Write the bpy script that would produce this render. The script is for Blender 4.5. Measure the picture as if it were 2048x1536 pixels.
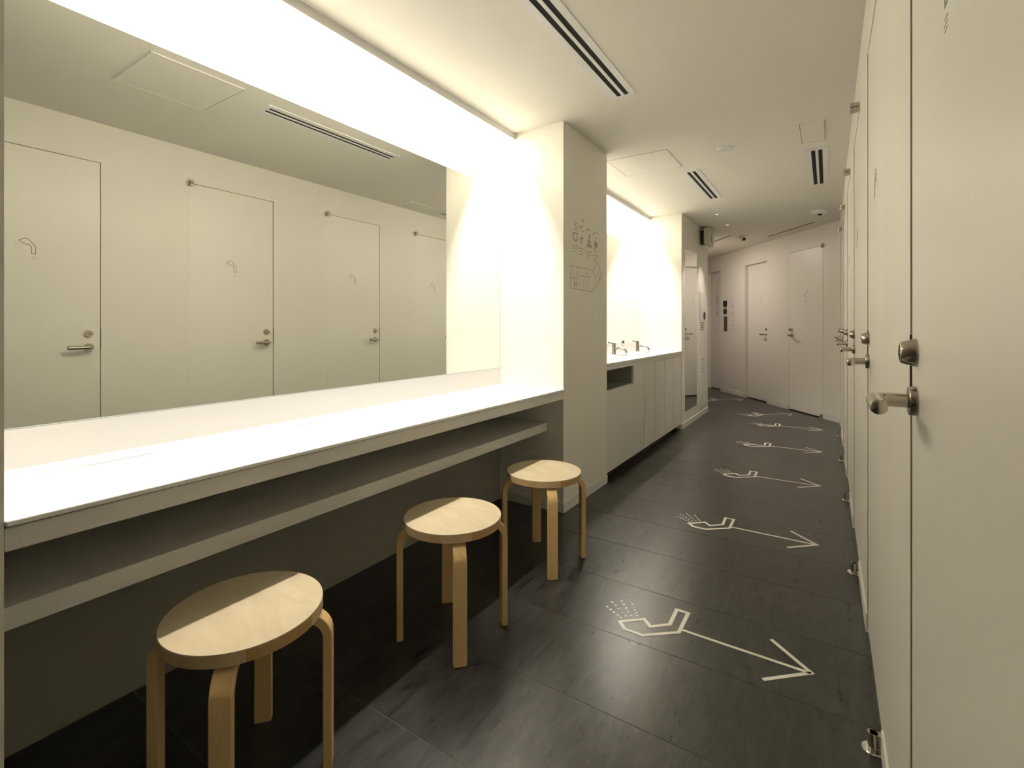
import bpy, bmesh, math, random
from mathutils import Vector, Matrix
random.seed(7)
for o in list(bpy.data.objects): bpy.data.objects.remove(o)
S = bpy.context.scene
COL = S.collection

# ---------------------------------------------------------------- camera
TH = math.atan(631.0 / 968.0)
cam = bpy.data.cameras.new('camera'); co = bpy.data.objects.new('camera', cam); COL.objects.link(co)
co.location = (0, 0, 1.18); co.rotation_euler = (math.pi / 2, 0, TH)
cam.sensor_fit = 'HORIZONTAL'; cam.sensor_width = 36; cam.lens = 36 * 968 / 2048
cam.shift_y = -115 / 2048; cam.clip_start = 0.02
S.camera = co
# ---------------------------------------------------------------- world and exposure
w = bpy.data.worlds.new('world'); S.world = w; w.use_nodes = True
w.node_tree.nodes['Background'].inputs[0].default_value = (1, .95, .85, 1)
w.node_tree.nodes['Background'].inputs[1].default_value = 0.0
vs = S.view_settings
vs.view_transform = 'Standard'; vs.look = 'None'; vs.gamma = 1; vs.use_curve_mapping = False
vs.exposure = 0.08
# ---------------------------------------------------------------- lamps
WARM = (1.0, 0.945, 0.87)
def area(name, loc, sx, sy, power, col=WARM, rot=(0, 0, 0), spread=180):
    l = bpy.data.lights.new(name, 'AREA'); l.shape = 'RECTANGLE'; l.size = sx; l.size_y = sy
    l.energy = power; l.color = col; l.spread = math.radians(spread)
    o = bpy.data.objects.new(name, l); COL.objects.link(o); o.location = loc; o.rotation_euler = rot
    return o
TUBE_X, TUBE_Z = -1.833, 2.572
area('cove_lamp_light', (TUBE_X, 1.50, TUBE_Z), .035, 2.42, 58)
area('cove_lamp_light', (TUBE_X, 4.58, TUBE_Z), .035, 2.18, 54)
FP = Vector((.145, 7.12, 0)); FE = Vector((-.599, .801, 0)); FN = Vector((-.801, -.599, 0))
def fw(u, d, z): p = FP + FE * u + FN * d; return (p.x, p.y, z)
DOWN = [(-1.074, 6.0), (-1.073, 6.70)]
def spot(name, loc, power, deg=88, col=(1.0, .91, .80)):
    l = bpy.data.lights.new(name, 'SPOT'); l.energy = power; l.spot_size = math.radians(deg); l.spot_blend = .6; l.shadow_soft_size = .02; l.color = col
    o = bpy.data.objects.new(name, l); COL.objects.link(o); o.location = loc
for x_, y_ in DOWN: spot('downlight_light', (x_, y_, 2.468), 46, 70)
area('corridor_fill_light', fw(1.9, 1.0, 2.44), .14, .14, 11, (1.0, .85, .79))  # unseen fill added behind the far pier to brighten the far wall

# ---------------------------------------------------------------- materials
def mat(name, col, rough=.5, metal=0.0, spec=.5, bump=0, bscale=60, coat=0, emit=None, es=0):
    m = bpy.data.materials.new(name); m.use_nodes = True
    nt = m.node_tree; b = nt.nodes['Principled BSDF']
    b.inputs['Base Color'].default_value = (*col, 1); b.inputs['Roughness'].default_value = rough
    b.inputs['Metallic'].default_value = metal; b.inputs['Specular IOR Level'].default_value = spec
    b.inputs['Coat Weight'].default_value = coat
    if emit: b.inputs['Emission Color'].default_value = (*emit, 1); b.inputs['Emission Strength'].default_value = es
    tc = nt.nodes.new('ShaderNodeTexCoord'); n = nt.nodes.new('ShaderNodeTexNoise')
    n.inputs['Scale'].default_value = bscale; nt.links.new(tc.outputs['Object'], n.inputs['Vector'])
    if bump:
        bp = nt.nodes.new('ShaderNodeBump'); bp.inputs['Strength'].default_value = bump; bp.inputs['Distance'].default_value = .002
        nt.links.new(n.outputs['Fac'], bp.inputs['Height']); nt.links.new(bp.outputs['Normal'], b.inputs['Normal'])
    r = nt.nodes.new('ShaderNodeMapRange'); k_ = .03 if rough > .3 else .008; r.inputs['To Min'].default_value = max(0.0, rough - k_); r.inputs['To Max'].default_value = rough + k_
    if rough > .04:
        nt.links.new(n.outputs['Fac'], r.inputs['Value']); nt.links.new(r.outputs['Result'], b.inputs['Roughness'])
    return m
M = {}
M['wall'] = mat('wall_paint', (.855, .825, .735), .38, spec=.4, bump=.12, bscale=180)
M['wall2'] = mat('column_paint', (.855, .825, .735), .40, spec=.4, bump=.12, bscale=180)
M['ceil'] = mat('ceiling_paint', (.85, .82, .725), .7, spec=.3, bump=.1, bscale=200)
M['door'] = mat('door_paint', (.87, .842, .755), .33, spec=.5, bump=.06, bscale=90)
M['base'] = mat('baseboard_vinyl', (.78, .76, .72), .45)
M['solid'] = mat('solid_surface_white', (.88, .87, .85), .28)
M['panel'] = mat('cabinet_laminate', (.76, .74, .70), .4)
M['dark'] = mat('shadow_gap_black', (.01, .01, .01), .8)
M['steel'] = mat('brushed_steel', (.50, .465, .395), .25, metal=1.0)
M['chrome'] = mat('chrome', (.7, .69, .66), .12, metal=1.0)
M['tapmetal'] = mat('satin_chrome', (.34, .325, .30), .22, metal=1.0)
M['mirror'] = mat('mirror_silver', (.90, .92, .885), .0, metal=1.0)
M['glassedge'] = mat('mirror_edge', (.75, .8, .76), .2)
M['white'] = mat('white_plastic', (.82, .81, .78), .35)
M['ivory'] = mat('ivory_plastic', (.62, .60, .42), .4)
M['black'] = mat('black_plastic', (.015, .014, .013), .25)
M['slatw'] = mat('vent_white_metal', (.84, .83, .79), .4)
M['ink'] = mat('grey_ink', (.30, .275, .235), .6)
M['ink2'] = mat('pale_grey_ink', (.46, .43, .37), .6)
M['ink3'] = mat('column_grey_ink', (.50, .475, .42), .6)
M['ink4'] = mat('pictogram_grey_ink', (.45, .415, .35), .6)
M['bracket'] = mat('bracket_gap_shade', (.05, .04, .025), .5)  # dark brown paints in the shadow gap behind the sign case
M['red'] = mat('red_ink', (.55, .12, .06), .6)
M['decal'] = mat('white_floor_vinyl', (.86, .83, .75), .45)
M['lamp'] = mat('lamp_tube_glow', (1, 1, 1), .5, emit=(1, .9, .7), es=6)
M['dimlamp'] = mat('louvred_lamp_glow', (1, 1, 1), .5, emit=(1, .93, .8), es=.75)
M['gapshade'] = mat('door_gap_seal', (.27, .24, .185), .7)  # dark tone painted in for the shade inside door gaps
M['under'] = mat('under_counter_shade_grey', (.34, .32, .265), .5)  # grey carries painted shade for below the counter and inside the niche
M['carpet'] = mat('far_floor_violet_grey', (.07, .065, .075), .6)

def wood(name, c1, c2, sc, rough=.42, stretch=(1, 1, 1)):
    m = bpy.data.materials.new(name); m.use_nodes = True; nt = m.node_tree; b = nt.nodes['Principled BSDF']
    tc = nt.nodes.new('ShaderNodeTexCoord'); mp = nt.nodes.new('ShaderNodeMapping'); mp.inputs['Scale'].default_value = stretch
    n = nt.nodes.new('ShaderNodeTexNoise'); n.inputs['Scale'].default_value = sc; n.inputs['Detail'].default_value = 4; n.inputs['Distortion'].default_value = 1.6
    wv = nt.nodes.new('ShaderNodeMath'); wv.operation = 'MULTIPLY'; wv.inputs[1].default_value = 6.0
    fr = nt.nodes.new('ShaderNodeMath'); fr.operation = 'PINGPONG'; fr.inputs[1].default_value = 1.0
    cr = nt.nodes.new('ShaderNodeMix'); cr.data_type = 'RGBA'
    cr.inputs['A'].default_value = (*c1, 1); cr.inputs['B'].default_value = (*c2, 1)
    L = nt.links.new
    L(tc.outputs['Object'], mp.inputs['Vector']); L(mp.outputs['Vector'], n.inputs['Vector']); L(n.outputs['Fac'], wv.inputs[0])
    L(wv.outputs[0], fr.inputs[0]); L(fr.outputs[0], cr.inputs['Factor']); L(cr.outputs['Result'], b.inputs['Base Color'])
    b.inputs['Roughness'].default_value = rough
    return m
M['birch'] = wood('birch_veneer_top', (.585, .50, .335), (.53, .44, .28), 3.2, .38, (1.0, 2.4, 1))
M['birchleg'] = wood('birch_leg', (.80, .56, .26), (.74, .50, .22), 4, .4, (14, 14, 1))
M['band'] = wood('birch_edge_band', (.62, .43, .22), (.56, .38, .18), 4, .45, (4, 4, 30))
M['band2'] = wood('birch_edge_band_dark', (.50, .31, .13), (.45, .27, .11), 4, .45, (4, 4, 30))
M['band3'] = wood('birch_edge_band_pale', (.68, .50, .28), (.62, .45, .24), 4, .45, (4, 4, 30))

def floor_mat():
    m = bpy.data.materials.new('dark_slate_vinyl'); m.use_nodes = True; nt = m.node_tree; b = nt.nodes['Principled BSDF']
    L = nt.links.new; N = nt.nodes.new
    g = N('ShaderNodeNewGeometry'); oi = N('ShaderNodeObjectInfo')
    mp = N('ShaderNodeMapping'); mp.inputs['Rotation'].default_value = (0, 0, .25); mp.inputs['Scale'].default_value = (4.2, 1.1, 1)
    L(g.outputs['Position'], mp.inputs['Vector'])
    off = N('ShaderNodeVectorMath'); off.operation = 'ADD'; L(mp.outputs['Vector'], off.inputs[0])
    ml = N('ShaderNodeMath'); ml.operation = 'MULTIPLY'; ml.inputs[1].default_value = 9; L(oi.outputs['Random'], ml.inputs[0])
    cb = N('ShaderNodeCombineXYZ'); L(ml.outputs[0], cb.inputs[0]); L(ml.outputs[0], cb.inputs[2]); L(cb.outputs[0], off.inputs[1])
    n = N('ShaderNodeTexNoise'); n.inputs['Scale'].default_value = 7; n.inputs['Detail'].default_value = 8; n.inputs['Roughness'].default_value = .68; n.inputs['Distortion'].default_value = .7
    L(off.outputs[0], n.inputs['Vector'])
    cr = N('ShaderNodeValToRGB'); L(n.outputs['Fac'], cr.inputs[0])
    cr.color_ramp.elements[0].position = .34; cr.color_ramp.elements[0].color = (.015, .0147, .0135, 1)
    cr.color_ramp.elements[1].position = .74; cr.color_ramp.elements[1].color = (.060, .0565, .050, 1)
    hv = N('ShaderNodeHueSaturation'); L(cr.outputs[0], hv.inputs['Color'])
    mr = N('ShaderNodeMapRange'); mr.inputs['To Min'].default_value = .84; mr.inputs['To Max'].default_value = 1.16
    L(oi.outputs['Random'], mr.inputs['Value']); L(mr.outputs['Result'], hv.inputs['Value'])
    L(hv.outputs['Color'], b.inputs['Base Color'])
    r = N('ShaderNodeMapRange'); r.inputs['To Min'].default_value = .24; r.inputs['To Max'].default_value = .34
    L(n.outputs['Fac'], r.inputs['Value']); L(r.outputs['Result'], b.inputs['Roughness'])
    bp = N('ShaderNodeBump'); bp.inputs['Strength'].default_value = .13; bp.inputs['Distance'].default_value = .0010
    L(n.outputs['Fac'], bp.inputs['Height']); L(bp.outputs['Normal'], b.inputs['Normal'])
    b.inputs['Specular IOR Level'].default_value = .55
    return m
M['floor'] = floor_mat()
M['grout'] = mat('floor_joint', (.11, .105, .09), .5)

# ---------------------------------------------------------------- mesh helpers
class MB:
    def __init__(s): s.v = []; s.f = []; s.sm = []
    def add(s, vs, fs, smooth=False):
        o = len(s.v); s.v += [tuple(p) for p in vs]
        for f in fs: s.f.append(tuple(i + o for i in f)); s.sm.append(smooth)
        return s
    def box(s, x0, x1, y0, y1, z0, z1):
        x0, x1 = min(x0, x1), max(x0, x1); y0, y1 = min(y0, y1), max(y0, y1); z0, z1 = min(z0, z1), max(z0, z1)
        vs = [(x, y, z) for z in (z0, z1) for y in (y0, y1) for x in (x0, x1)]
        return s.add(vs, [(0, 2, 3, 1), (4, 5, 7, 6), (0, 1, 5, 4), (2, 6, 7, 3), (0, 4, 6, 2), (1, 3, 7, 5)])
    def fbox(s, u0, u1, d0, d1, z0, z1):
        # box in the far wall's own axes (u along the wall, d towards the corridor)
        vs = [fw(u, d, z) for z in (z0, z1) for d in (d0, d1) for u in (u0, u1)]
        return s.add(vs, [(0, 2, 3, 1), (4, 5, 7, 6), (0, 1, 5, 4), (2, 6, 7, 3), (0, 4, 6, 2), (1, 3, 7, 5)])
    def cyl(s, p, q, r0, r1=None, n=24, cap=True, smooth=True):
        r1 = r0 if r1 is None else r1
        p = Vector(p); q = Vector(q); a = (q - p).normalized()
        t = Vector((0, 0, 1)) if abs(a.z) < .9 else Vector((1, 0, 0))
        e1 = a.cross(t).normalized(); e2 = a.cross(e1)
        ring = lambda c, r: [c + (e1 * math.cos(2 * math.pi * i / n) + e2 * math.sin(2 * math.pi * i / n)) * r for i in range(n)]
        s.add(ring(p, r0) + ring(q, r1), [(i, (i + 1) % n, n + (i + 1) % n, n + i) for i in range(n)], smooth)
        if cap: s.add(ring(p, r0), [tuple(range(n))]); s.add(ring(q, r1), [tuple(range(n))[::-1]])
        return s
    def lathe(s, c, axis, prof, n=32):
        # prof: list of (distance along axis, radius)
        c = Vector(c); a = Vector(axis).normalized()
        t = Vector((0, 0, 1)) if abs(a.z) < .9 else Vector((1, 0, 0))
        e1 = a.cross(t).normalized(); e2 = a.cross(e1); vs = []
        for d, r in prof:
            for i in range(n):
                an = 2 * math.pi * i / n
                vs.append(c + a * d + (e1 * math.cos(an) + e2 * math.sin(an)) * max(r, 1e-5))
        fs = [(k * n + i, k * n + (i + 1) % n, (k + 1) * n + (i + 1) % n, (k + 1) * n + i) for k in range(len(prof) - 1) for i in range(n)]
        s.add(vs, fs, True)
        s.add(vs[:n], [tuple(range(n))]); s.add(vs[-n:], [tuple(range(n))[::-1]])
        return s
    def tube(s, pts, r, n=16):
        pts = [Vector(p) for p in pts]; vs = []; up = None
        for i, p in enumerate(pts):
            a = (pts[min(i + 1, len(pts) - 1)] - pts[max(i - 1, 0)]).normalized()
            if up is None:
                t = Vector((0, 0, 1)) if abs(a.z) < .9 else Vector((1, 0, 0)); up = a.cross(t).normalized()
            e1 = (up - a * up.dot(a)).normalized(); up = e1; e2 = a.cross(e1)
            vs += [p + (e1 * math.cos(2 * math.pi * k / n) + e2 * math.sin(2 * math.pi * k / n)) * r for k in range(n)]
        fs = [(k * n + i, k * n + (i + 1) % n, (k + 1) * n + (i + 1) % n, (k + 1) * n + i) for k in range(len(pts) - 1) for i in range(n)]
        s.add(vs, fs, True); s.add(vs[:n], [tuple(range(n))]); s.add(vs[-n:], [tuple(range(n))[::-1]])
        return s
    def prism(s, poly, fn, h0, h1):
        # poly in 2-D, fn(a, b, h) -> 3-D
        n = len(poly)
        vs = [fn(a, b, h0) for a, b in poly] + [fn(a, b, h1) for a, b in poly]
        return s.add(vs, [tuple(range(n))[::-1], tuple(range(n, 2 * n))] + [(i, (i + 1) % n, n + (i + 1) % n, n + i) for i in range(n)])
    def stroke(s, pts, wd, fn, h0, h1, closed=False):
        # mitred ribbon along a 2-D path, with thickness h0..h1
        P = [Vector(p) for p in pts]; n = len(P); Lf = []; Rt = []
        for i in range(n):
            a = P[(i - 1) % n] if (closed or i > 0) else None; c = P[(i + 1) % n] if (closed or i < n - 1) else None
            d1 = (P[i] - a).normalized() if a is not None else None; d2 = (c - P[i]).normalized() if c is not None else None
            if d1 is None: d1 = d2
            if d2 is None: d2 = d1
            n1 = Vector((-d1.y, d1.x)); n2 = Vector((-d2.y, d2.x)); m = (n1 + n2)
            m = m.normalized() if m.length > 1e-6 else n1
            k = wd / 2 / max(.35, m.dot(n1))
            Lf.append(P[i] + m * k); Rt.append(P[i] - m * k)
        vs = []
        for i in range(n):
            for q in (Lf[i], Rt[i]):
                vs.append(fn(q.x, q.y, h0)); vs.append(fn(q.x, q.y, h1))
        fs = []
        for i in range(n if closed else n - 1):
            a = 4 * i; b = 4 * ((i + 1) % n)
            fs += [(a + 1, a + 3, b + 3, b + 1), (a, b, b + 2, a + 2), (a, a + 1, b + 1, b), (a + 2, b + 2, b + 3, a + 3)]
        if not closed: fs += [(0, 2, 3, 1), (4 * n - 4, 4 * n - 3, 4 * n - 1, 4 * n - 2)]
        return s.add(vs, fs)
    def disc(s, c, r, fn, h0, h1, n=12):
        return s.prism([(c[0] + r * math.cos(2 * math.pi * i / n), c[1] + r * math.sin(2 * math.pi * i / n)) for i in range(n)], fn, h0, h1)
    def mesh(s, name, m, origin=(0, 0, 0)):
        me = bpy.data.meshes.new(name); ox, oy, oz = origin
        me.from_pydata([(x - ox, y - oy, z - oz) for x, y, z in s.v], [], s.f)
        for p, q in zip(me.polygons, s.sm): p.use_smooth = q
        bm = bmesh.new(); bm.from_mesh(me); bmesh.ops.remove_doubles(bm, verts=bm.verts, dist=1e-6)
        bmesh.ops.recalc_face_normals(bm, faces=bm.faces); bm.to_mesh(me); bm.free()
        me.set_sharp_from_angle(angle=math.radians(38)); me.materials.append(m); return me
def bevel(o, wd=.002, seg=2):
    b = o.modifiers.new('bevel', 'BEVEL'); b.width = wd; b.segments = seg; b.limit_method = 'ANGLE'; b.angle_limit = math.radians(40); return o
def obj(name, mb, m, parent=None, origin=None, **props):
    if origin is None:
        origin = tuple(parent.matrix_basis.translation) if parent is not None else (0, 0, 0)
        if parent is not None and parent.parent is not None: origin = tuple(parent.parent.matrix_basis.translation)
    me = mb.mesh(name, m, origin); o = bpy.data.objects.new(name, me); COL.objects.link(o)
    if parent is not None: o.parent = parent
    else: o.location = origin
    for k, v in props.items(): o[k] = v
    return o
def thing(name, label, cat, loc, group=None):
    o = bpy.data.objects.new(name, None); COL.objects.link(o); o.location = loc; o.empty_display_size = .1
    o['label'] = label; o['category'] = cat
    if group: o['group'] = group
    return o
def tag(o, label, cat, group=None):
    o['label'] = label; o['category'] = cat
    if group: o['group'] = group
    return o
def struct(name, mb, m, origin=(0, 0, 0)): 
    o = obj(name, mb, m, origin=origin); o['kind'] = 'structure'; return o

# ---------------------------------------------------------------- measures
CZ = 2.48; XB = -1.89; XC = -1.40; XW = .129; YB = -4.2; YE = 7.135
B1 = (.26, 2.743); B2 = (3.462, 5.705); CE = 7.15
DT = 2.226
LOCKS = [1.156 + 1.1525 * i for i in range(6)]; DW = .637

# ---------------------------------------------------------------- setting: left wall with its piers
mb = MB()
mb.box(XB - .1, XB, YB, CE, 0, 2.66)
struct('wall_left', mb, M['wall2'])
mb = MB().box(XB, XC, YB, B1[0], 0, CZ); struct('wall_near_pier', mb, M['wall2'])
mb = MB().box(XB, XC, B1[1], B2[0], 0, CZ); struct('wall_middle_pier', mb, M['wall2'])
mb = MB().box(XB, XC, B2[1], 5.858, 0, CZ)
# far pier has a recess for a tall mirror
mb.box(XB, XC - .0045, 5.858, 6.478, 0, CZ)
mb.box(XC - .0045, XC, 5.858, 6.478, 0, .175); mb.box(XC - .0045, XC, 5.858, 6.478, 2.115, CZ)
mb.box(XB, XC, 6.478, CE, 0, CZ)
# the wall turns away behind the far pier
a = Vector((XC, CE, 0)); b = a + FE * 4.2; c = b - FN * -.1 + FN * .0
mb.prism([(a.x, a.y), (b.x, b.y), (b.x - .1, b.y - .08), (a.x - .1, a.y - .08)], lambda x, y, z: (x, y, z), 0, CZ)
struct('wall_far_pier', mb, M['wall2'])

# right wall: solid parts between the doors, header above them
mb = MB(); y = YB
edges = []
for Lk in LOCKS:
    edges.append((Lk - DW - .0014, Lk + .004))
for (h, l) in edges:
    mb.box(XW, XW + .1, y, h, 0, CZ); mb.box(XW, XW + .1, h, l, DT + .003, CZ); y = l
mb.box(XW, XW + .1, y, YE + .12, 0, CZ)
for (h, l) in edges:
    mb.box(XW + .055, XW + .1, h, l, 0, DT + .003)
struct('wall_right', mb, M['wall'])

# far wall (turned), with one flush door, one recessed door and one recessed doorway
FD = (.322, 1.009); FM = (1.540, 2.158); FL = (2.985, 3.475)
mb = MB()
mb.fbox(-.15, FD[0] - .003, -.1, 0, 0, CZ); mb.fbox(FD[0] - .003, FD[1] + .003, -.1, 0, 2.224, CZ)
mb.fbox(FD[1] + .003, FM[0], -.1, 0, 0, CZ); mb.fbox(FM[0], FM[1], -.1, 0, 2.19, CZ)
mb.fbox(FM[1], FL[0], -.1, 0, 0, CZ); mb.fbox(FL[0], FL[1], -.19, 0, 2.205, CZ); mb.fbox(FL[1], 4.6, -.19, 0, 0, CZ); mb.fbox(FL[0] - .05, FL[0], -.19, -.09, 0, CZ)
mb.fbox(FD[0] - .003, FD[1] + .003, -.1, -.06, 0, DT)
struct('wall_far', mb, M['wall'])
mb = MB(); mb.fbox(4.6, 4.7, -.2, 1.5, 0, CZ); struct('wall_end', mb, M['wall'])
mb = MB(); mb.box(XC, XW, YB - .1, YB, 0, CZ); struct('wall_back', mb, M['wall'])

# ceiling with two light coves cut into it
mb = MB(); XL = -1.765
mb.box(XL, XW + .1, YB, 7.6, CZ, CZ + .18)
for y0, y1 in ((YB, B1[0]), (B1[1], B2[0]), (B2[1], 7.6)): mb.box(XB, XL, y0, y1, CZ, CZ + .18)
mb.box(XB - .1, XL, YB, 7.6, CZ + .16, CZ + .18)
a = fw(-.2, -.2, 0); b = fw(4.7, -.2, 0); c = fw(4.7, 1.6, 0); d = fw(.9, 1.6, 0)
mb.prism([(XW + .1, 7.6), (a[0], 7.6), (b[0], b[1]), (c[0], c[1]), (XB, 7.6)], lambda x, y, z: (x, y, z), CZ, CZ + .18)
struct('ceiling', mb, M['ceil'])
for i, (y0, y1) in enumerate((B1, B2)):
    mb = MB().box(XL - .012, XL + .002, y0, y1, 2.438, CZ + .004)
    struct('trim_%d' % (i + 1), mb, M['white'])

# floor: slab with separate tiles laid on it
mb = MB(); mb.box(XB - .1, XW + .1, YB - .1, 7.0, -.06, -.0012)
mb.prism([(XW + .1, 7.0), (XW + .1, 7.3), fw(4.75, -.3, 0)[:2], fw(4.75, 1.6, 0)[:2], (XB - .1, 7.0)], lambda x, y, z: (x, y, z), -.06, -.0012)
floor = struct('floor', mb, M['grout'])
TX, TY = .50, .375
tile_me = MB().box(0, TX - .0003, 0, TY - .0030, -.0015, 0).mesh('tile', M['floor'])
xs = [XW - TX * k for k in range(1, 5)] + [XW - TX * 5, XW - TX * 6, XW - TX * 7, XW - TX * 8]
def inside(x, y):
    if y < 7.0: return -1.95 < x + TX / 2 + .1 and x > -1.89 - TX * .9 and not (x + TX < XB)
    q = Vector((x + TX / 2, y + TY / 2, 0)) - FP; return -.15 < q.dot(FN) < 1.45 and q.dot(FE) < 4.6
for k in range(-14, 25):
    y = 1.02 + TY * k
    if y > 10.8 or y < YB - .2: continue
    for x in xs:
        if y < 7.0 and x < -1.95: 
            if x + TX > XB:
                w_ = x + TX - XB
                t = bpy.data.objects.new('tile', MB().box(0, w_ - .0007, 0, TY - .0030, -.0015, 0).mesh('tile', M['floor']))
                COL.objects.link(t); t.location = (XB, y, 0); t.parent = floor
            continue
        if not inside(x, y): continue
        t = bpy.data.objects.new('tile', tile_me); COL.objects.link(t); t.location = (x, y, 0); t.parent = floor

# baseboards
mb = MB(); BH = .062
mb.box(XC, XC + .006, YB, B1[0], 0, BH)
mb.box(XB + .007, XC + .006, B1[1] - .007, B1[1], 0, BH); mb.box(XC, XC + .006, B1[1], B2[0], 0, BH)
mb.box(XC, XC + .006, B2[1] + .01, CE, 0, BH); mb.box(XB + .007, XC + .006, B1[0], B1[0] + .007, 0, BH)
struct('baseboard_left', mb, M['base'])
struct('baseboard_back', MB().box(XB, XB + .007, B1[0], B1[1], 0, BH), M['under'])  # shade under the counter is put into this darker colour
mb = MB(); y = YB
for (h, l) in edges: mb.box(XW - .006, XW, y, h - .002, 0, .072); y = l + .002
mb.box(XW - .006, XW, y, YE, 0, .072)
struct('baseboard_right', mb, M['base'])
mb = MB()
for u0, u1 in ((.01, FD[0] - .006), (FD[1] + .006, FM[0]), (FM[1], FL[0])): mb.fbox(u0, u1, 0, .008, 0, .07)
struct('baseboard_far', mb, M['base'])

# ---------------------------------------------------------------- doors of the shower stalls
SYM = [(.815, 1.678), (.833, 1.690), (.853, 1.691), (.885, 1.652), (.886, 1.606), (.868, 1.606), (.868, 1.645), (.857, 1.660), (.845, 1.657)]
RAYS = [((.812, 1.671), (.795, 1.660)), ((.815, 1.667), (.795, 1.645)), ((.822, 1.664), (.808, 1.634)), ((.830, 1.660), (.822, 1.628))]
DOORLAB = ['nearest white shower stall door, cut off by the right edge of the photo',
           'second nearest white shower stall door in the right wall, seen edge on',
           'third white shower stall door from the camera in the right wall',
           'fourth white shower stall door from the camera in the right wall',
           'fifth white shower stall door from the camera in the right wall',
           'last white shower stall door in the right wall, next to the far corner']
def door_set(n, lock):
    h = lock - DW; org = (XW, lock, 0)
    leaf = MB().box(XW + .0022, XW + .040, h, lock, .014, DT)
    d = obj('door_%d' % n, leaf, M['door'], origin=org); bevel(d, .0015, 2)
    d['kind'] = 'structure'; d['label'] = DOORLAB[n - 1]
    def P(name, mb, m, **k): return obj(name, mb, m, parent=d, origin=org, **k)
    cy = lock - .058
    P('gap_seal', MB().box(XW + .0001, XW + .030, lock + .0004, lock + .0038, .014, DT), M['gapshade'])  # strip added to draw the shaded gap as a dark line
    # thumb-turn lock: tapered collar, raised cap
    mb = MB().lathe((XW + .0022, cy, 1.134), (-1, 0, 0), [(0, .0245), (.002, .0248), (.021, .0190), (.0235, .0172), (.0240, .0140), (.0220, .0140), (.0220, .009), (.0250, .009), (.0250, .0)])
    lk = P('lock_cylinder', mb, M['steel'])
    mb = MB().box(XW - .0235, XW - .0218, cy - .0015, cy + .0015, 1.128, 1.140); obj('key_slot', mb, M['black'], parent=lk, origin=org)
    # lever: rose, neck, bend, grip pointing at the hinge side
    mb = MB().lathe((XW + .0022, cy, 1.049), (-1, 0, 0), [(0, .0255), (.010, .0255), (.012, .024), (.012, 0)])
    rose = P('handle_rose', mb, M['steel'])
    R = .0124
    pts = [(XW - .010, cy, 1.049), (XW - .040, cy, 1.049)]
    for k in range(1, 8):
        a = k / 8 * math.pi / 2
        pts.append((XW - .040 - .019 * math.sin(a), cy - .019 * (1 - math.cos(a)), 1.049))
    pts += [(XW - .059, cy - .019, 1.049), (XW - .059, cy - .055, 1.049), (XW - .059, cy - .112, 1.049)]
    mb = MB().tube(pts, R, 18)
    mb.lathe((XW - .059, cy - .112, 1.049), (0, -1, 0), [(0, R), (.003, R * .93), (.005, R * .7), (.0055, 0)], 18)
    P('door_handle', mb, M['steel'])
    mb = MB().box(XW - .0008, XW + .036, lock + .0002, lock + .0036, 1.035, 1.165); P('latch_plate', mb, M['black'])
    # pivots, top and bottom, at the hinge edge
    mb = MB().cyl((XW - .024, h + .004, 2.2035), (XW - .024, h + .004, 2.2220), .0150); mb.cyl((XW - .024, h + .004, 2.2258), (XW - .024, h + .004, 2.2445), .0150)
    mb.box(XW - .026, XW, h - .009, h + .018, 2.2045, 2.2210); mb.box(XW - .026, XW, h - .009, h + .018, 2.2268, 2.2435)
    pv = P('top_pivot', mb, M['steel'])
    mb = MB().cyl((XW - .024, h + .004, 2.222), (XW - .024, h + .004, 2.2258), .011); obj('pivot_washer', mb, M['black'], parent=pv, origin=org)
    mb = MB().lathe((XW - .024, h + .004, .0), (0, 0, 1), [(0, .026), (.006, .026), (.008, .024), (.008, .0)]); P('floor_plate', mb, M['chrome'])
    mb = MB().box(XW - .030, XW, h - .006, h + .014, .016, .052); mb.cyl((XW - .024, h + .004, .008), (XW - .024, h + .004, .052), .0125)
    P('bottom_pivot', mb, M['steel'])
    # shower pictogram, an outline printed on the leaf
    fn = lambda a, b, hh: (XW + .0022 - hh, h + (a - (1.187 - DW)), b)
    mb = MB().stroke(SYM, .0038, fn, 0.0, .0006, True)
    sy = P('shower_symbol', mb, M['ink'])
    mb = MB()
    for p, q in RAYS: mb.stroke([p, q], .0012, fn, 0, .0005)
    obj('spray_lines', mb, M['ink2'], parent=sy, origin=org)
    mb = MB()
    for j in range(3): mb.stroke([(.868, 1.588 - j * .008), (.888 + .004 * (j % 2), 1.588 - j * .008)], .0012, fn, 0, .0005)
    P('small_print', mb, M['ink2'])['kind'] = 'stuff'
    return d
for i, Lk in enumerate(LOCKS): door_set(i + 1, Lk)

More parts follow.
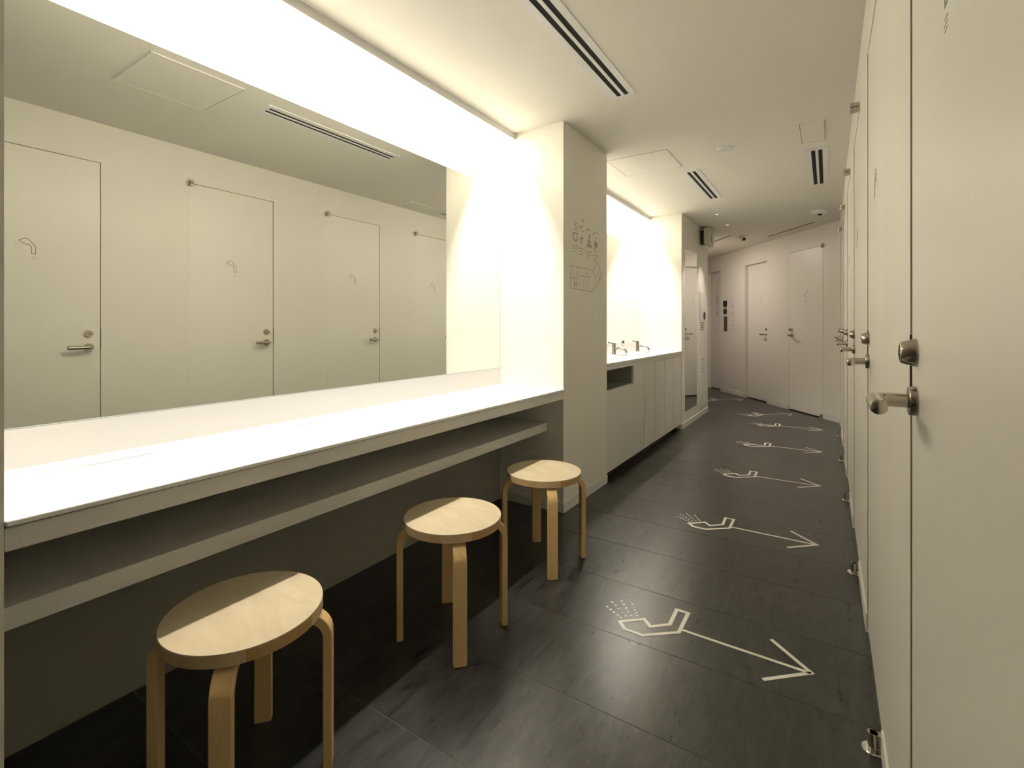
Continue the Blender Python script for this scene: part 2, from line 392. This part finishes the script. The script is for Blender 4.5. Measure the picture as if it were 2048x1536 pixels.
# ---------------------------------------------------------------- far doors
def far_fn(dep): return lambda a, b, hh: fw(a, dep + hh, b)
def far_door(n, u0, u1, dep, top, lock_at, label, hardware):
    org = fw((u0 + u1) / 2, dep, 0)
    g = .003
    d = obj('door_%d' % n, MB().fbox(u0 + g, u1 - g, dep - .035, dep, .014, top), M['door'], origin=org)
    d['kind'] = 'structure'; d['label'] = label
    def P(name, mb, m, par=None): return obj(name, mb, m, parent=par or d, origin=org)
    if not hardware: return d, P
    s = 1 if lock_at == u1 else -1           # lock on the left (u1) or on the right (u0) of the leaf
    lu = lock_at - s * .06; out = Vector(FN)
    mb = MB().lathe(fw(lu, dep, 1.135), FN, [(0, .0255), (.034, .0205), (.036, .012), (.036, 0)]); P('lock_cylinder', mb, M['steel'])
    P('handle_rose', MB().lathe(fw(lu, dep, 1.055), FN, [(0, .0255), (.011, .025), (.011, 0)]), M['steel'])
    pts = [fw(lu, dep + .01, 1.055), fw(lu, dep + .042, 1.055), fw(lu - s * .006, dep + .055, 1.055), fw(lu - s * .018, dep + .059, 1.055), fw(lu - s * .125, dep + .059, 1.055)]
    P('door_handle', MB().tube(pts, .011, 14), M['steel'])
    return d, P
d, P = far_door(7, FD[0], FD[1], 0, 2.220, FD[1], 'flush white door with a small pictogram in the turned far wall, right of the recessed door', True)
hu = FD[0] + .004
mb = MB().cyl(fw(hu, .019, 2.19), fw(hu, .019, 2.246), .0135); mb.fbox(hu - .012, hu + .012, 0, .02, 2.195, 2.24); P('top_pivot', mb, M['steel'])
mb = MB().lathe(fw(hu, .024, 0), (0, 0, 1), [(0, .026), (.008, .025), (.008, 0)]); P('floor_plate', mb, M['chrome'])
mb = MB().cyl(fw(hu, .024, .008), fw(hu, .024, .052), .0125); mb.fbox(hu - .008, hu + .008, 0, .03, .016, .052); P('bottom_pivot', mb, M['steel'])
fn = lambda a, b, hh: fw(.648 + a, .0 + hh, b)
mb = MB().stroke([(-.032, 1.678), (-.010, 1.665), (-.012, 1.642), (.016, 1.622), (.026, 1.592), (.014, 1.568)], .009, fn, 0, .0008)
mb.stroke([(-.034, 1.652), (-.020, 1.640)], .006, fn, 0, .0008)
sy = P('wash_symbol', mb, M['ink2'])
mb = MB()
for j, wd in enumerate((.05, .04)): mb.stroke([(-wd / 2 - .004, 1.532 - j * .026), (wd / 2 - .004, 1.532 - j * .026)], .007, fn, 0, .0008)
P('small_print', mb, M['ink2'])['kind'] = 'stuff'
d, P = far_door(8, FM[0], FM[1], -.055, 2.187, FM[0], 'white door set back in a shallow reveal in the turned far wall', True)
fn = lambda a, b, hh: fw(1.79 + a, -.055 + hh, b)
mb = MB()
for j in range(5): mb.stroke([(-.014 + .004 * (j % 2), 1.66 - j * .024), (.012, 1.66 - j * .024)], .007, fn, 0, .0008)
P('small_print', mb, M['ink2'])['kind'] = 'stuff'
mb = MB().fbox(FM[0], FM[1], -.1, -.092, 0, 2.19); 
# leftmost, deeper doorway
d, P = far_door(9, FL[0], FL[1] - .012, -.075, 2.203, FL[1], 'shaded white door with a figure pictogram in the deep doorway at the far left', False)
fn = lambda a, b, hh: fw(3.245 + a, -.075 + hh, b)
mb = MB().prism([(-.014, 1.80), (.014, 1.80), (0, 1.855)], fn, 0, .001)
mb.prism([(-.006, 1.775), (.006, 1.775), (.006, 1.80), (-.006, 1.80)], fn, 0, .001); P('arrow_symbol', mb, M['ink'])
mb = MB().stroke([(.045 * math.cos(t * math.pi / 8), 1.675 + .062 * math.sin(t * math.pi / 8)) for t in range(16)], .014, fn, 0, .001, True); P('ring_symbol', mb, M['ink'])
mb = MB()
for j, (a, b) in enumerate(((-.06, .06), (-.06, .06), (-.05, .05), (-.05, .05))): mb.stroke([(a, 1.53 - j * .042), (b, 1.53 - j * .042)], .010, fn, 0, .001)
P('small_print', mb, M['ink2'])['kind'] = 'stuff'
struct('trim_3', MB().fbox(FL[1] - .012, FL[1], -.11, -.078, 0, 2.205), M['gapshade'])  # dark strip added for the shaded gap between leaf and reveal

# wall panel beside the doorway: black phone unit above a steel plate, with printed notes
t = thing('wall_panel', 'narrow black and steel control panel with printed notes on the turned far wall', 'control panel', fw(2.785, 0, 1.1))
o_ = fw(2.785, 0, 1.1)
def PP(name, mb, m): return obj(name, mb, m, parent=t, origin=o_)
PP('upper_unit', MB().fbox(2.745, 2.83, 0, .03, 1.535, 1.64), M['black'])
PP('middle_plate', MB().fbox(2.75, 2.825, 0, .012, 1.485, 1.535), M['chrome'])
PP('lower_unit', MB().fbox(2.752, 2.823, 0, .03, 1.41, 1.485), M['black'])
sp = PP('steel_plate', MB().fbox(2.74, 2.835, 0, .014, 1.10, 1.36), mat('dark_bronze_plate', (.16, .13, .10), .35, metal=.8))
mb = MB()
for j in range(4): mb.fbox(2.765, 2.81, .014, .018, 1.14 + j * .055, 1.165 + j * .055)
obj('button', mb, M['steel'], parent=sp, origin=o_)
mb = MB(); fn = far_fn(0)
for j, z in enumerate((1.63, 1.60, 1.555, 1.53, 1.50, 1.43, 1.39, 1.35, 1.29, 1.25, 1.20, 1.13)):
    mb.stroke([(2.60 + .012 * (j % 3), z), (2.49 + .014 * (j % 2), z)], .006, fn, 0, .0008)
for z in (1.60, 1.53, 1.40, 1.21): mb.disc((2.655, z), .012, fn, 0, .0008, 8)
PP('printed_notes', mb, M['ink2'])['kind'] = 'stuff'

# ---------------------------------------------------------------- mirrors
def mirror(name, label, y0, y1, z0, z1, x0, parts=True):
    org = (x0, (y0 + y1) / 2, z0)
    t = thing(name, label, 'mirror', org)
    obj('glass', MB().box(x0 + .0002, x0 + .005, y0, y1, z0, z1), M['mirror'], parent=t, origin=org)
    obj('edge_strip', MB().box(x0, x0 + .0056, y0, y1, z0 - .003, z0), M['glassedge'], parent=t, origin=org)
    obj('edge_strip', MB().box(x0, x0 + .0056, y0, y1, z1, z1 + .002), M['glassedge'], parent=t, origin=org)
    return t
mirror('wall_mirror', 'long frameless mirror above the vanity counter with the stools', B1[0] + .001, B1[1] - .004, .899, 2.122, XB)
mirror('wall_mirror', 'frameless mirror above the two taps in the farther bay', B2[0] + .001, B2[1] - .004, .995, 2.118, XB)
mirror('dressing_mirror', 'tall narrow full length mirror set in the far pier', 5.862, 6.474, .179, 2.111, XC - .0045)

# ---------------------------------------------------------------- vanity counter, near bay
org = (XB, B1[0], .505)
t = thing('vanity_counter', 'long white wall counter with an open shelf under it, stools in front', 'counter', org)
mb = MB(); y0, y1 = B1[0] + .001, B1[1] - .001; zt = .785; zb = .772; xf = -1.390
slots = [(.494, .654), (1.131, 1.264), (1.831, 1.90)]
sx0, sx1 = -1.764, -1.756
mb.box(XB + .001, sx0, y0, y1, zb, zt); mb.box(sx1, xf, y0, y1, zb, zt)
yy = y0
for a, b in slots: mb.box(sx0, sx1, yy, a, zb, zt); yy = b
mb.box(sx0, sx1, yy, y1, zb, zt)
mb.box(sx0 - .01, sx1 + .01, y0, y1, .7705, .7775)
bevel(obj('countertop', mb, M['solid'], parent=t, origin=org), .0045, 3)
obj('backsplash', MB().box(XB + .0005, XB + .006, y0, y1, zt, .895), M['solid'], parent=t, origin=org)
mb = MB().box(-1.401, -1.421, y0, y1, .721, .769); mb.box(XB + .001, -1.421, y0, y1, .721, .735); mb.box(-1.402, -1.44, y0, y1, .769, .772)
obj('fascia', mb, M['panel'], parent=t, origin=org)
obj('back_shade_panel', MB().box(XB + .0005, XB + .005, y0, y1, BH, .507), M['under'], parent=t, origin=org)  # added panels, their grey paints shade onto the wall below the counter
obj('back_shade_panel', MB().box(XB + .0005, XB + .005, y0, y1, .559, .721), M['under'], parent=t, origin=org)
obj('shadow_gap', MB().box(-1.400, -1.404, y0, y1, .769, .772), M['dark'], parent=t, origin=org)
mb = MB().box(XB + .001, -1.518, y0, y1, .507, .559)
bevel(obj('shelf', mb, M['panel'], parent=t, origin=org), .001)

# ---------------------------------------------------------------- basin vanity, far bay
org = (XB, B2[0], 0)
t = thing('basin_vanity', 'white basin vanity with flush doors and an open niche in the farther bay', 'vanity', org)
def V(name, mb, m, par=None): return obj(name, mb, m, parent=par or t, origin=org)
y0, y1 = B2[0] + .001, B2[1] - .001
TAPS = (4.64, 5.36)
bx0, bx1 = -1.74, -1.48
mb = MB(); mb.box(XB + .001, bx0, y0, y1, .884, .900); mb.box(bx1, -1.392, y0, y1, .884, .900)
yy = y0
for ty in TAPS: mb.box(bx0, bx1, yy, ty - .24, .884, .900); yy = ty + .24
mb.box(bx0, bx1, yy, y1, .884, .900)
bevel(V('countertop', mb, M['solid']), .0015)
for ty in TAPS:
    mb = MB(); g = .008
    mb.box(bx0 - g, bx0, ty - .248, ty + .248, .79, .884); mb.box(bx1, bx1 + g, ty - .248, ty + .248, .79, .884)
    mb.box(bx0, bx1, ty - .248, ty - .24, .79, .884); mb.box(bx0, bx1, ty + .24, ty + .248, .79, .884); mb.box(bx0 - g, bx1 + g, ty - .248, ty + .248, .782, .79)
    bs = V('basin', mb, M['solid']); V('drain', MB().lathe((-1.61, ty, .79), (0, 0, 1), [(0, .022), (.003, .021), (.003, 0)]), M['chrome'], bs)
struct('trim_4', MB().box(XB + .0005, XB + .006, y0, y1, .901, .991), M['solid'])
xf = -1.403
mb = MB().box(xf - .02, xf, y0, y1, .845, .882)                      # rail under the top
mb.box(xf - .02, xf, y0, 4.376, .066, .690); mb.box(xf - .02, xf, 4.079, 4.376, .690, .845)
V('front_panel', mb, M['panel'])
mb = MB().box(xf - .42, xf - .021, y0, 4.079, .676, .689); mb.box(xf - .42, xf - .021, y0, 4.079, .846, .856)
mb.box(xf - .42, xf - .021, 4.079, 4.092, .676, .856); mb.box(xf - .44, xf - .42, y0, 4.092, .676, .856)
V('open_niche', mb, M['under'])  # niche shade is painted in with the darker grey
js = [4.378, 4.685, 5.029, 5.337, y1]
for a, b in zip(js[:-1], js[1:]): V('door', MB().box(xf - .019, xf, a + .002, b - .002, .066, .843), M['panel'])
V('toe_kick', MB().box(xf - .075, xf - .06, y0, y1, 0, .066), M['black'])
mb = MB().box(XB + .001, xf - .021, y0, y0 + .018, .066, .67); mb.box(XB + .001, xf - .021, y1 - .018, y1, .066, .78); mb.box(XB + .001, xf - .021, y0, y1, .066, .08)
V('carcass', mb, M['panel'])

def tap(y, label):
    org = (-1.80, y, .900); t = thing('tap', label, 'tap', org)
    def T(n, mb, m=M['tapmetal']): return obj(n, mb, m, parent=t, origin=org)
    x = -1.80
    T('body', MB().lathe((x, y, .900), (0, 0, 1), [(0, .026), (.006, .025), (.010, .019), (.095, .017), (.100, .013), (.100, 0)]))
    pts = [(x + .01, y, .955), (x + .05, y, .962), (x + .095, y, .956), (x + .120, y, .944), (x + .128, y, .928)]
    T('spout', MB().tube(pts, .0105, 14))
    T('handle', MB().cyl((x, y, 1.0), (x, y, 1.014), .016).tube([(x, y, 1.008), (x - .012, y - .03, 1.012), (x - .03, y - .075, 1.018)], .0065, 10))
    T('overflow_nozzle', MB().cyl((x + .128, y, .916), (x + .128, y, .930), .012))
tap(TAPS[0], 'chrome basin tap nearer the grey pier in the farther bay')
tap(TAPS[1], 'chrome basin tap farther from the camera, by the far pier')

# ---------------------------------------------------------------- stools
def stool(cx, cy, rot, label, proto=None):
    if proto is None:
        t = thing('round_stool', label, 'stool', (0, 0, 0), 'birch stools along the counter')
        n = 96
        mb = MB().lathe((0, 0, 0), (0, 0, 1), [(.4375, .1870), (.440, .1865), (.440, 0)], n); obj('seat_top', mb, M['birch'], parent=t)
        mb = MB().lathe((0, 0, 0), (0, 0, 1), [(.409, 0), (.409, .1845), (.411, .1860), (.4375, .1860), (.4375, 0)], n); st = obj('seat', mb, M['band'], parent=t)
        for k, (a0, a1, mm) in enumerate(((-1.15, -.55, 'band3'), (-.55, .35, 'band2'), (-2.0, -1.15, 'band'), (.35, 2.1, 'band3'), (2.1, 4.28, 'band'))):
            m2 = 24; vs = []
            for i in range(m2 + 1):
                a = a0 + (a1 - a0) * i / m2
                for r in (.1855, .1872):
                    for z in (.4105, .4372): vs.append((r * math.cos(a), r * math.sin(a), z))
            fs = []
            for i in range(m2):
                b = 4 * i; c = b + 4
                fs += [(b + 2, c + 2, c + 3, b + 3), (b, b + 1, c + 1, c), (b, c, c + 2, b + 2), (b + 1, b + 3, c + 3, c + 1)]
            e = MB().add(vs, fs, False); obj('edge_band', e, M[mm], parent=t)
        for k in range(4):
            an = math.pi / 4 + k * math.pi / 2
            R = .068; th = .024; wd = .047; ro = .2135; zt = .409
            prof_o = [(ro, 0)]; prof_i = [(ro - th, 0)]
            for j in range(0, 11):
                a = j / 10 * math.pi / 2
                prof_o.append((ro - R + R * math.cos(a), zt - R + R * math.sin(a)))
                prof_i.append((ro - R + (R - th) * math.cos(a), zt - R + (R - th) * math.sin(a)))
            prof_o.append((.075, zt)); prof_i.append((.075, zt - th * .75))
            vs = []
            ca, sa = math.cos(an), math.sin(an)
            for (ra, za), (rb, zb_) in zip(prof_o, prof_i):
                for r, z in ((ra, za), (rb, zb_)):
                    for s_ in (-wd / 2, wd / 2): vs.append((r * ca - s_ * sa, r * sa + s_ * ca, z))
            fs = []; nn = len(prof_o)
            for i in range(nn - 1):
                b = 4 * i; c = b + 4
                fs += [(b, b + 1, c + 1, c), (b + 2, c + 2, c + 3, b + 3), (b, c, c + 2, b + 2), (b + 1, b + 3, c + 3, c + 1)]
            fs += [(0, 2, 3, 1), (4 * nn - 4, 4 * nn - 3, 4 * nn - 1, 4 * nn - 2)]
            lg = obj('leg', MB().add(vs, fs), M['birchleg'], parent=t); bevel(lg, .0025, 2)
    else:
        t = proto.copy(); COL.objects.link(t)
        for ch in proto.children:
            c = ch.copy(); COL.objects.link(c); c.parent = t
        t['label'] = label
    t.location = (cx, cy, 0); t.rotation_euler = (0, 0, rot); t.scale = (1, 1, 1.024)
    return t
p0 = stool(-1.267, .676, math.radians(3.5), 'nearest round birch stool, its feet below the bottom of the photo')
stool(-1.219, 1.450, math.radians(2), 'middle round birch stool of the three along the counter', p0)
stool(-1.208, 2.150, math.radians(-4), 'farthest round birch stool, in front of the grey pier', p0)

# ---------------------------------------------------------------- floor markings
HEAD = [(-.696, 1.855), (-.619, 1.925), (-.583, 1.890), (-.523, 1.946), (-.526, 2.064), (-.480, 2.064), (-.480, 1.915), (-.592, 1.821), (-.662, 1.822)]
DOTS = [((-.776, 1.925), (-.700, 1.882)), ((-.772, 1.969), (-.688, 1.903)), ((-.741, 1.998), (-.671, 1.919)), ((-.694, 2.001), (-.649, 1.931))]
NTH = ['nearest', 'second nearest', 'third', 'fourth', 'fifth']
def marking(fn, org, label):
    t = thing('floor_marking', label, 'floor marking', org, 'white shower arrows on the floor')
    h = .0012
    P = lambda n, mb: obj(n, mb, M['decal'], parent=t, origin=org)
    P('shower_head', MB().stroke(HEAD, .0145, fn, 0.0001, h, True))
    mb = MB()
    for a, b in DOTS:
        for k in range(5):
            q = k / 4; mb.disc((a[0] + (b[0] - a[0]) * q, a[1] + (b[1] - a[1]) * q), .0052, fn, 0.0001, h)
    P('water_drops', mb)['kind'] = 'stuff'
    mb = MB().stroke([(-.475, 1.937), (-.046, 1.934)], .0125, fn, 0.0001, h); mb.stroke([(-.178, 2.062), (-.046, 1.937), (-.181, 1.812)], .0138, fn, 0.0001, h)
    P('arrow', mb)
for k in range(5):
    dy = 1.153 * k
    where = ['in front of the nearest stalls', 'before the third stall door', 'beside the grey cabinet front', 'level with the tall mirror end of the cabinet', 'beside the tall mirror'][k]
    marking(lambda a, b, hh, dy=dy: (a, b + dy, hh), (-.4, 1.93 + dy, 0), '%s white shower head and arrow marking on the dark floor, counted from the camera' % NTH[k])
ex = -FN; ey = FE
def turned(tip):
    o = Vector(tip)
    return lambda a, b, hh: tuple((o + Vector((.801, .599, 0)) * (a + .039) + FE * (b - 1.934)).to_tuple()[:2]) + (hh,)
marking(turned((-.392, 7.535, 0)), (-.7, 7.3, 0), 'white arrow marking turned towards the flush far door')
marking(turned((-1.132, 8.60, 0)), (-1.4, 8.4, 0), 'farthest faint white arrow marking at the recessed far door')

# ---------------------------------------------------------------- ceiling fittings
def vent(x0, x1, y0, y1, s, label):
    org = ((x0 + x1) / 2, (y0 + y1) / 2, CZ); t = thing('ceiling_vent', label, 'air vent', org, 'slot vents in the ceiling')
    z1 = CZ + .0005; z0 = CZ - .004; (a, b), (c, d) = s; e0, e1 = y0 + .03, y1 - .015
    mb = MB().box(x0, a, y0, y1, z0, z1); mb.box(d, x1, y0, y1, z0, z1); mb.box(a, d, y0, e0, z0, z1); mb.box(a, d, e1, y1, z0, z1)
    obj('frame', mb, M['slatw'], parent=t, origin=org)
    obj('slat', MB().box(b, c, e0, e1, z0, z1), M['slatw'], parent=t, origin=org)
    obj('duct_opening', MB().box(a, d, e0, e1, CZ - .0012, CZ + .0002), M['dark'], parent=t, origin=org)
vent(-1.033, -.891, 1.597, 2.630, ((-.994, -.968), (-.951, -.925)), 'long slot vent in the ceiling over the stools, nearest')
vent(-1.033, -.885, 4.190, 5.235, ((-.994, -.968), (-.951, -.925)), 'slot vent in the ceiling before the farther bay')
vent(-.137, .005, 4.170, 5.235, ((-.103, -.076), (-.058, -.031)), 'slot vent in the ceiling close to the stall doors')
def hatch(x0, x1, y0, y1, label, dot=None):
    org = ((x0 + x1) / 2, (y0 + y1) / 2, CZ); t = thing('ceiling_hatch', label, 'hatch', org)
    g = .004
    mb = MB().box(x0, x0 + g, y0, y1, CZ - .004, CZ); mb.box(x1 - g, x1, y0, y1, CZ - .004, CZ); mb.box(x0, x1, y0, y0 + g, CZ - .004, CZ); mb.box(x0, x1, y1 - g, y1, CZ - .004, CZ)
    obj('frame', mb, M['slatw'], parent=t, origin=org)
    g2 = g + .003
    mb = MB().box(x0 + g, x1 - g, y0 + g, y1 - g, CZ - .001, CZ); obj('joint', mb, M['ink'], parent=t, origin=org)
    obj('panel', MB().box(x0 + g2, x1 - g2, y0 + g2, y1 - g2, CZ - .003, CZ - .0005), M['ceil'], parent=t, origin=org)
    if dot: obj('latch', MB().lathe((dot[0], dot[1], CZ - .003), (0, 0, -1), [(0, .012), (.002, .011), (.002, 0)], 16), M['white'], parent=t, origin=org)
hatch(-1.098, -.625, .978, 1.428, 'square ceiling hatch before the nearest slot vent, seen in the mirror', (-1.080, 1.20))
hatch(-1.458, -.985, 3.592, 4.045, 'square ceiling hatch by the grey pier', (-1.003, 3.75))
hatch(-.157, -.010, 3.615, 4.012, 'small ceiling hatch beside the stall doors')
def roundfit(name, label, cat, x, y, prof, extra=None):
    org = (x, y, CZ); t = thing(name, label, cat, org)
    obj('housing', MB().lathe((x, y, CZ), (0, 0, -1), prof), M['white'], parent=t, origin=org)
    if extra: extra(t, org)
def led(t, org):
    mb = MB()
    for dx, dy in ((0, 0), (.022, .010), (-.022, -.010), (.04, .02)): mb.lathe((org[0] + dx, org[1] + dy, CZ - .008), (0, 0, -1), [(0, .006), (.002, .0045), (.002, 0)], 12)
    obj('indicator', mb, M['slatw'], parent=t, origin=org)
roundfit('smoke_detector', 'flat round white detector in the middle of the ceiling', 'smoke detector', -.627, 3.815, [(0, .062), (.005, .060), (.008, .045), (.008, 0)], led)
def lens(r, dz, off=(0, 0)):
    def f(t, org):
        c = Vector((org[0] + off[0], org[1] + off[1], CZ - dz)); prof = [(0, r), (r * .4, r * .9), (r * .75, r * .6), (r * .95, .001)]
        obj('camera_dome', MB().lathe(c, (0, 0, -1), prof, 20), M['black'], parent=t, origin=org)
    return f
roundfit('dome_camera', 'round white ceiling camera with a black dome above the far stall doors', 'security camera', -.072, 6.43, [(0, .085), (.014, .086), (.034, .070), (.042, .035), (.042, 0)], lens(.022, .040, (.0, -.012)))
def bullet(t, org):
    x, y, z = org
    obj('camera_body', MB().cyl((x - .035, y - .01, CZ - .018), (x + .012, y - .02, CZ - .045), .036), M['white'], parent=t, origin=org)
    obj('camera_dome', MB().lathe((x + .03, y - .02, CZ - .05), (.7, -.5, -.6), [(0, .024), (.012, .024), (.022, .016), (.024, 0)], 20), M['black'], parent=t, origin=org)
roundfit('security_camera', 'small white camera with black lens on the ceiling beyond the far pier', 'security camera', -1.03, 7.62, [(0, .045), (.02, .04), (.02, 0)], bullet)
for (x, y), lab in zip(DOWN, ('tiny recessed ceiling downlight nearer the camera, by the far pier', 'small recessed ceiling downlight beyond the first one, level with the sign box')):
    org = (x, y, CZ); t = thing('downlight', lab, 'ceiling lamp', org)
    obj('trim_ring', MB().lathe((x, y, CZ), (0, 0, -1), [(0, .040), (.003, .038), (.003, .030), (.0005, .028), (.0005, 0)], 24), M['white'], parent=t, origin=org)
    obj('bulb', MB().lathe((x, y, CZ - .0005), (0, 0, -1), [(0, .016), (.003, .014), (.003, 0)], 16), M['dimlamp'], parent=t, origin=org)
def linear(u0, u1, dd, label, m):
    c = fw((u0 + u1) / 2, dd, CZ); t = thing('ceiling_vent', label, 'air vent', c, 'slot vents in the ceiling')
    mb = MB().fbox(u0, u1, dd - .045, dd - .018, CZ - .004, CZ); mb.fbox(u0, u1, dd + .018, dd + .045, CZ - .004, CZ); mb.fbox(u0, u0 + .02, dd - .018, dd + .018, CZ - .004, CZ); mb.fbox(u1 - .02, u1, dd - .018, dd + .018, CZ - .004, CZ)
    obj('frame', mb, m, parent=t, origin=c)
    obj('duct_opening', MB().fbox(u0 + .02, u1 - .02, dd - .018, dd + .018, CZ - .001, CZ), M['dark'], parent=t, origin=c)
q0 = Vector((-.748, 7.904, 0)) - FP; q1 = Vector((-.119, 7.075, 0)) - FP
linear(q1.dot(FE), q0.dot(FE), (q0.dot(FN) + q1.dot(FN)) / 2, 'thin slot vent in the ceiling running along the turned far wall', M['ceil'])
q0 = Vector((-1.513, 8.009, 0)) - FP; q1 = Vector((-1.16, 7.452, 0)) - FP
linear(q1.dot(FE), q0.dot(FE) + .3, (q0.dot(FN) + q1.dot(FN)) / 2, 'bright edged slot vent in the ceiling beside the sign box', M['slatw'])


# cove lamps (housing + glowing tube above the ceiling line)
for i, ((y0, y1), lab) in enumerate(((B1, 'linear lamp hidden in the ceiling cove above the stool counter'), (B2, 'linear lamp hidden in the ceiling cove above the basin vanity'))):
    org = (TUBE_X, (y0 + y1) / 2, TUBE_Z); t = thing('cove_lamp', lab, 'lamp', org)
    obj('housing', MB().box(TUBE_X - .03, TUBE_X + .03, y0 + .02, y1 - .02, TUBE_Z + .006, CZ + .16), M['white'], parent=t, origin=org)
    obj('diffuser', MB().box(TUBE_X - .018, TUBE_X + .018, y0 + .03, y1 - .03, TUBE_Z + .002, TUBE_Z + .006), M['lamp'], parent=t, origin=org)

# ---------------------------------------------------------------- prints on the first pier
org = (XC, 2.84, 1.42)
t = thing('wall_map', 'grey printed floor plan with pictograms and small print on the pier by the counter', 'wall sign', org)
fn = lambda a, b, hh: (XC + hh, a, b); h = .0006
def W(name, mb, m=M['ink3']): return obj(name, mb, m, parent=t, origin=org)
mb = MB(); lw = .0042
for pl in ([(2.845, 1.429), (2.845, 1.576), (3.202, 1.580), (3.286, 1.645), (3.362, 1.560), (3.320, 1.500), (3.262, 1.480), (3.202, 1.427), (2.845, 1.429)],
           [(2.845, 1.502), (2.951, 1.502), (2.951, 1.576)], [(2.961, 1.525), (3.161, 1.525), (3.161, 1.560)], [(3.05, 1.429), (3.05, 1.500)], [(3.09, 1.429), (3.09, 1.500)], [(3.13, 1.429), (3.13, 1.500)],
           [(3.202, 1.580), (3.250, 1.530), (3.262, 1.480)], [(3.25, 1.53), (3.31, 1.59)], [(3.286, 1.505), (3.34, 1.545)], [(2.885, 1.502), (2.885, 1.576)], [(2.90, 1.429), (2.90, 1.502)], [(2.93, 1.429), (2.93, 1.48)], [(2.90, 1.465), (2.96, 1.465), (2.96, 1.502)]):
    mb.stroke(pl, lw, fn, 0, h)
W('floor_plan', mb)
for a, b in ((2.905, 1.455), (2.925, 1.475), (3.10, 1.548), (3.335, 1.56), (3.325, 1.535)): W('plan_symbol', MB().disc((a, b), .009, fn, 0, h, 8))
K = M['ink4']
def picto(cx, cz, strokes=(), solids=(), discs=(), kx=1.0):
    mb = MB()
    q = lambda p: (cx + p[0] * kx, cz + p[1])
    for pts, wd in strokes: mb.stroke([q(p) for p in pts], wd, fn, 0, h)
    for pts in solids: mb.prism([q(p) for p in pts], fn, 0, h)
    for p, r_ in discs: mb.disc(q(p), r_, fn, 0, h, 12)
    W('pictogram', mb, K)
picto(2.915, 1.776, [([(-.032, .022), (-.032, -.012), (-.012, -.026), (.014, -.026), (.032, -.010), (.032, .022), (-.032, .022)], .009)])
picto(3.014, 1.772, [([(-.030, -.004), (-.004, .008), (.006, .026)], .008), ([(-.004, .008), (.004, -.034)], .009), ([(.0, .006), (.034, .014)], .008)])
picto(3.140, 1.768, [], [[(-.040, -.034), (.040, -.034), (.040, -.012), (-.040, -.012)], [(-.034, -.006), (.034, -.006), (.0, .030)]], [((0, .042), .012)])
picto(3.252, 1.762, [([(-.020, .038), (-.020, -.034)], .010), ([(-.020, -.034), (.010, -.050)], .008)], [[(-.020, -.014), (.036, -.010), (.030, .026), (-.020, .030)]])
picto(2.918, 1.846, [([(-.016, .022), (.018, .022), (-.010, .002), (.020, -.002), (-.012, -.024), (.018, -.024)], .006)])
picto(3.012, 1.848, [([(-.038, .010), (-.012, -.006), (.006, .014)], .008), ([(.008, .014), (.032, .020)], .005), ([(.006, -.014), (.030, -.022)], .006)])
picto(3.130, 1.848, [([(-.040, .002), (-.010, .012)], .011), ([(-.002, .016), (.026, -.004)], .005)], [], [((.014, -.024), .008)])
picto(3.248, 1.838, [([(-.040, .0), (-.014, .014)], .009), ([(0, .026), (.030, .016)], .005)], [], [((.010, -.020), .008)])
mb = MB()
for x, z in ((2.915, 1.716), (3.014, 1.708), (3.140, 1.702), (3.252, 1.690)):
    for j in range(3): mb.stroke([(x - .042, z - j * .020), (x - .004, z - j * .020)], .0065 - .001 * j, fn, 0, h); mb.stroke([(x + .004, z - j * .020), (x + .040 - .010 * j, z - j * .020)], .0065 - .001 * j, fn, 0, h)
W('small_print', mb)['kind'] = 'stuff'
W('red_marker', MB().prism([(3.022, 1.895), (3.036, 1.895), (3.033, 1.918), (3.025, 1.918)], fn, 0, h), M['red'])

# far pier: extinguisher cabinet and call point
org = (XC, 6.80, .1); t = thing('fire_hose_cabinet', 'white flush cabinet panel low on the far pier', 'cabinet', org)
obj('cabinet_door', MB().box(XC, XC + .006, 6.66, 6.94, .12, .885), M['white'], parent=t, origin=org)
mb = MB(); 
for k in range(5): mb.stroke([(6.74, .74 - k * .04), (6.86, .74 - k * .04)], .012, fn, .006, .0066)
obj('small_print', mb, M['ink2'], parent=t, origin=org)
org = (XC, 6.75, 1.2); t = thing('notice_panel', 'narrow white notice panel with a black oval button on the far pier', 'notice', org)
bevel(obj('board', MB().box(XC, XC + .008, 6.64, 6.86, 1.24, 1.637), M['white'], parent=t, origin=org), .002)
mb = MB().lathe((XC, 6.885, 1.325), (1, 0, 0), [(0, .055), (.012, .055), (.018, .045), (.018, 0)], 24); obj('call_button', mb, M['black'], parent=t, origin=org)
mb = MB()
for k in range(3): mb.stroke([(6.70, 1.195 - k * .026), (6.88, 1.195 - k * .026)], .014, fn, 0, h)
obj('small_print', mb, M['ink'], parent=t, origin=org)

# sign box near the ceiling on the far pier
org = (XC, 6.72, 2.3); t = thing('sign_box', 'ivory illuminated sign box jutting from the top of the far pier', 'sign', org)
obj('bracket', MB().box(XC, XC + .055, 6.68, 6.80, 2.26, 2.44), M['bracket'], parent=t, origin=org)  # shadow behind the case is put into the bracket's colour
bevel(obj('case', MB().box(XC + .055, XC + .125, 6.60, 6.92, 2.240, 2.468), M['ivory'], parent=t, origin=org), .02, 4)
f3 = lambda a, b, hh: (XC + .125 + hh, a, b)
mb = MB().disc((6.74, 2.385), .018, f3, 0, .001, 10); mb.prism([(6.70, 2.29), (6.80, 2.29), (6.77, 2.36), (6.72, 2.36)], f3, 0, .001)
obj('running_figure', mb, M['ink'], parent=t, origin=org)
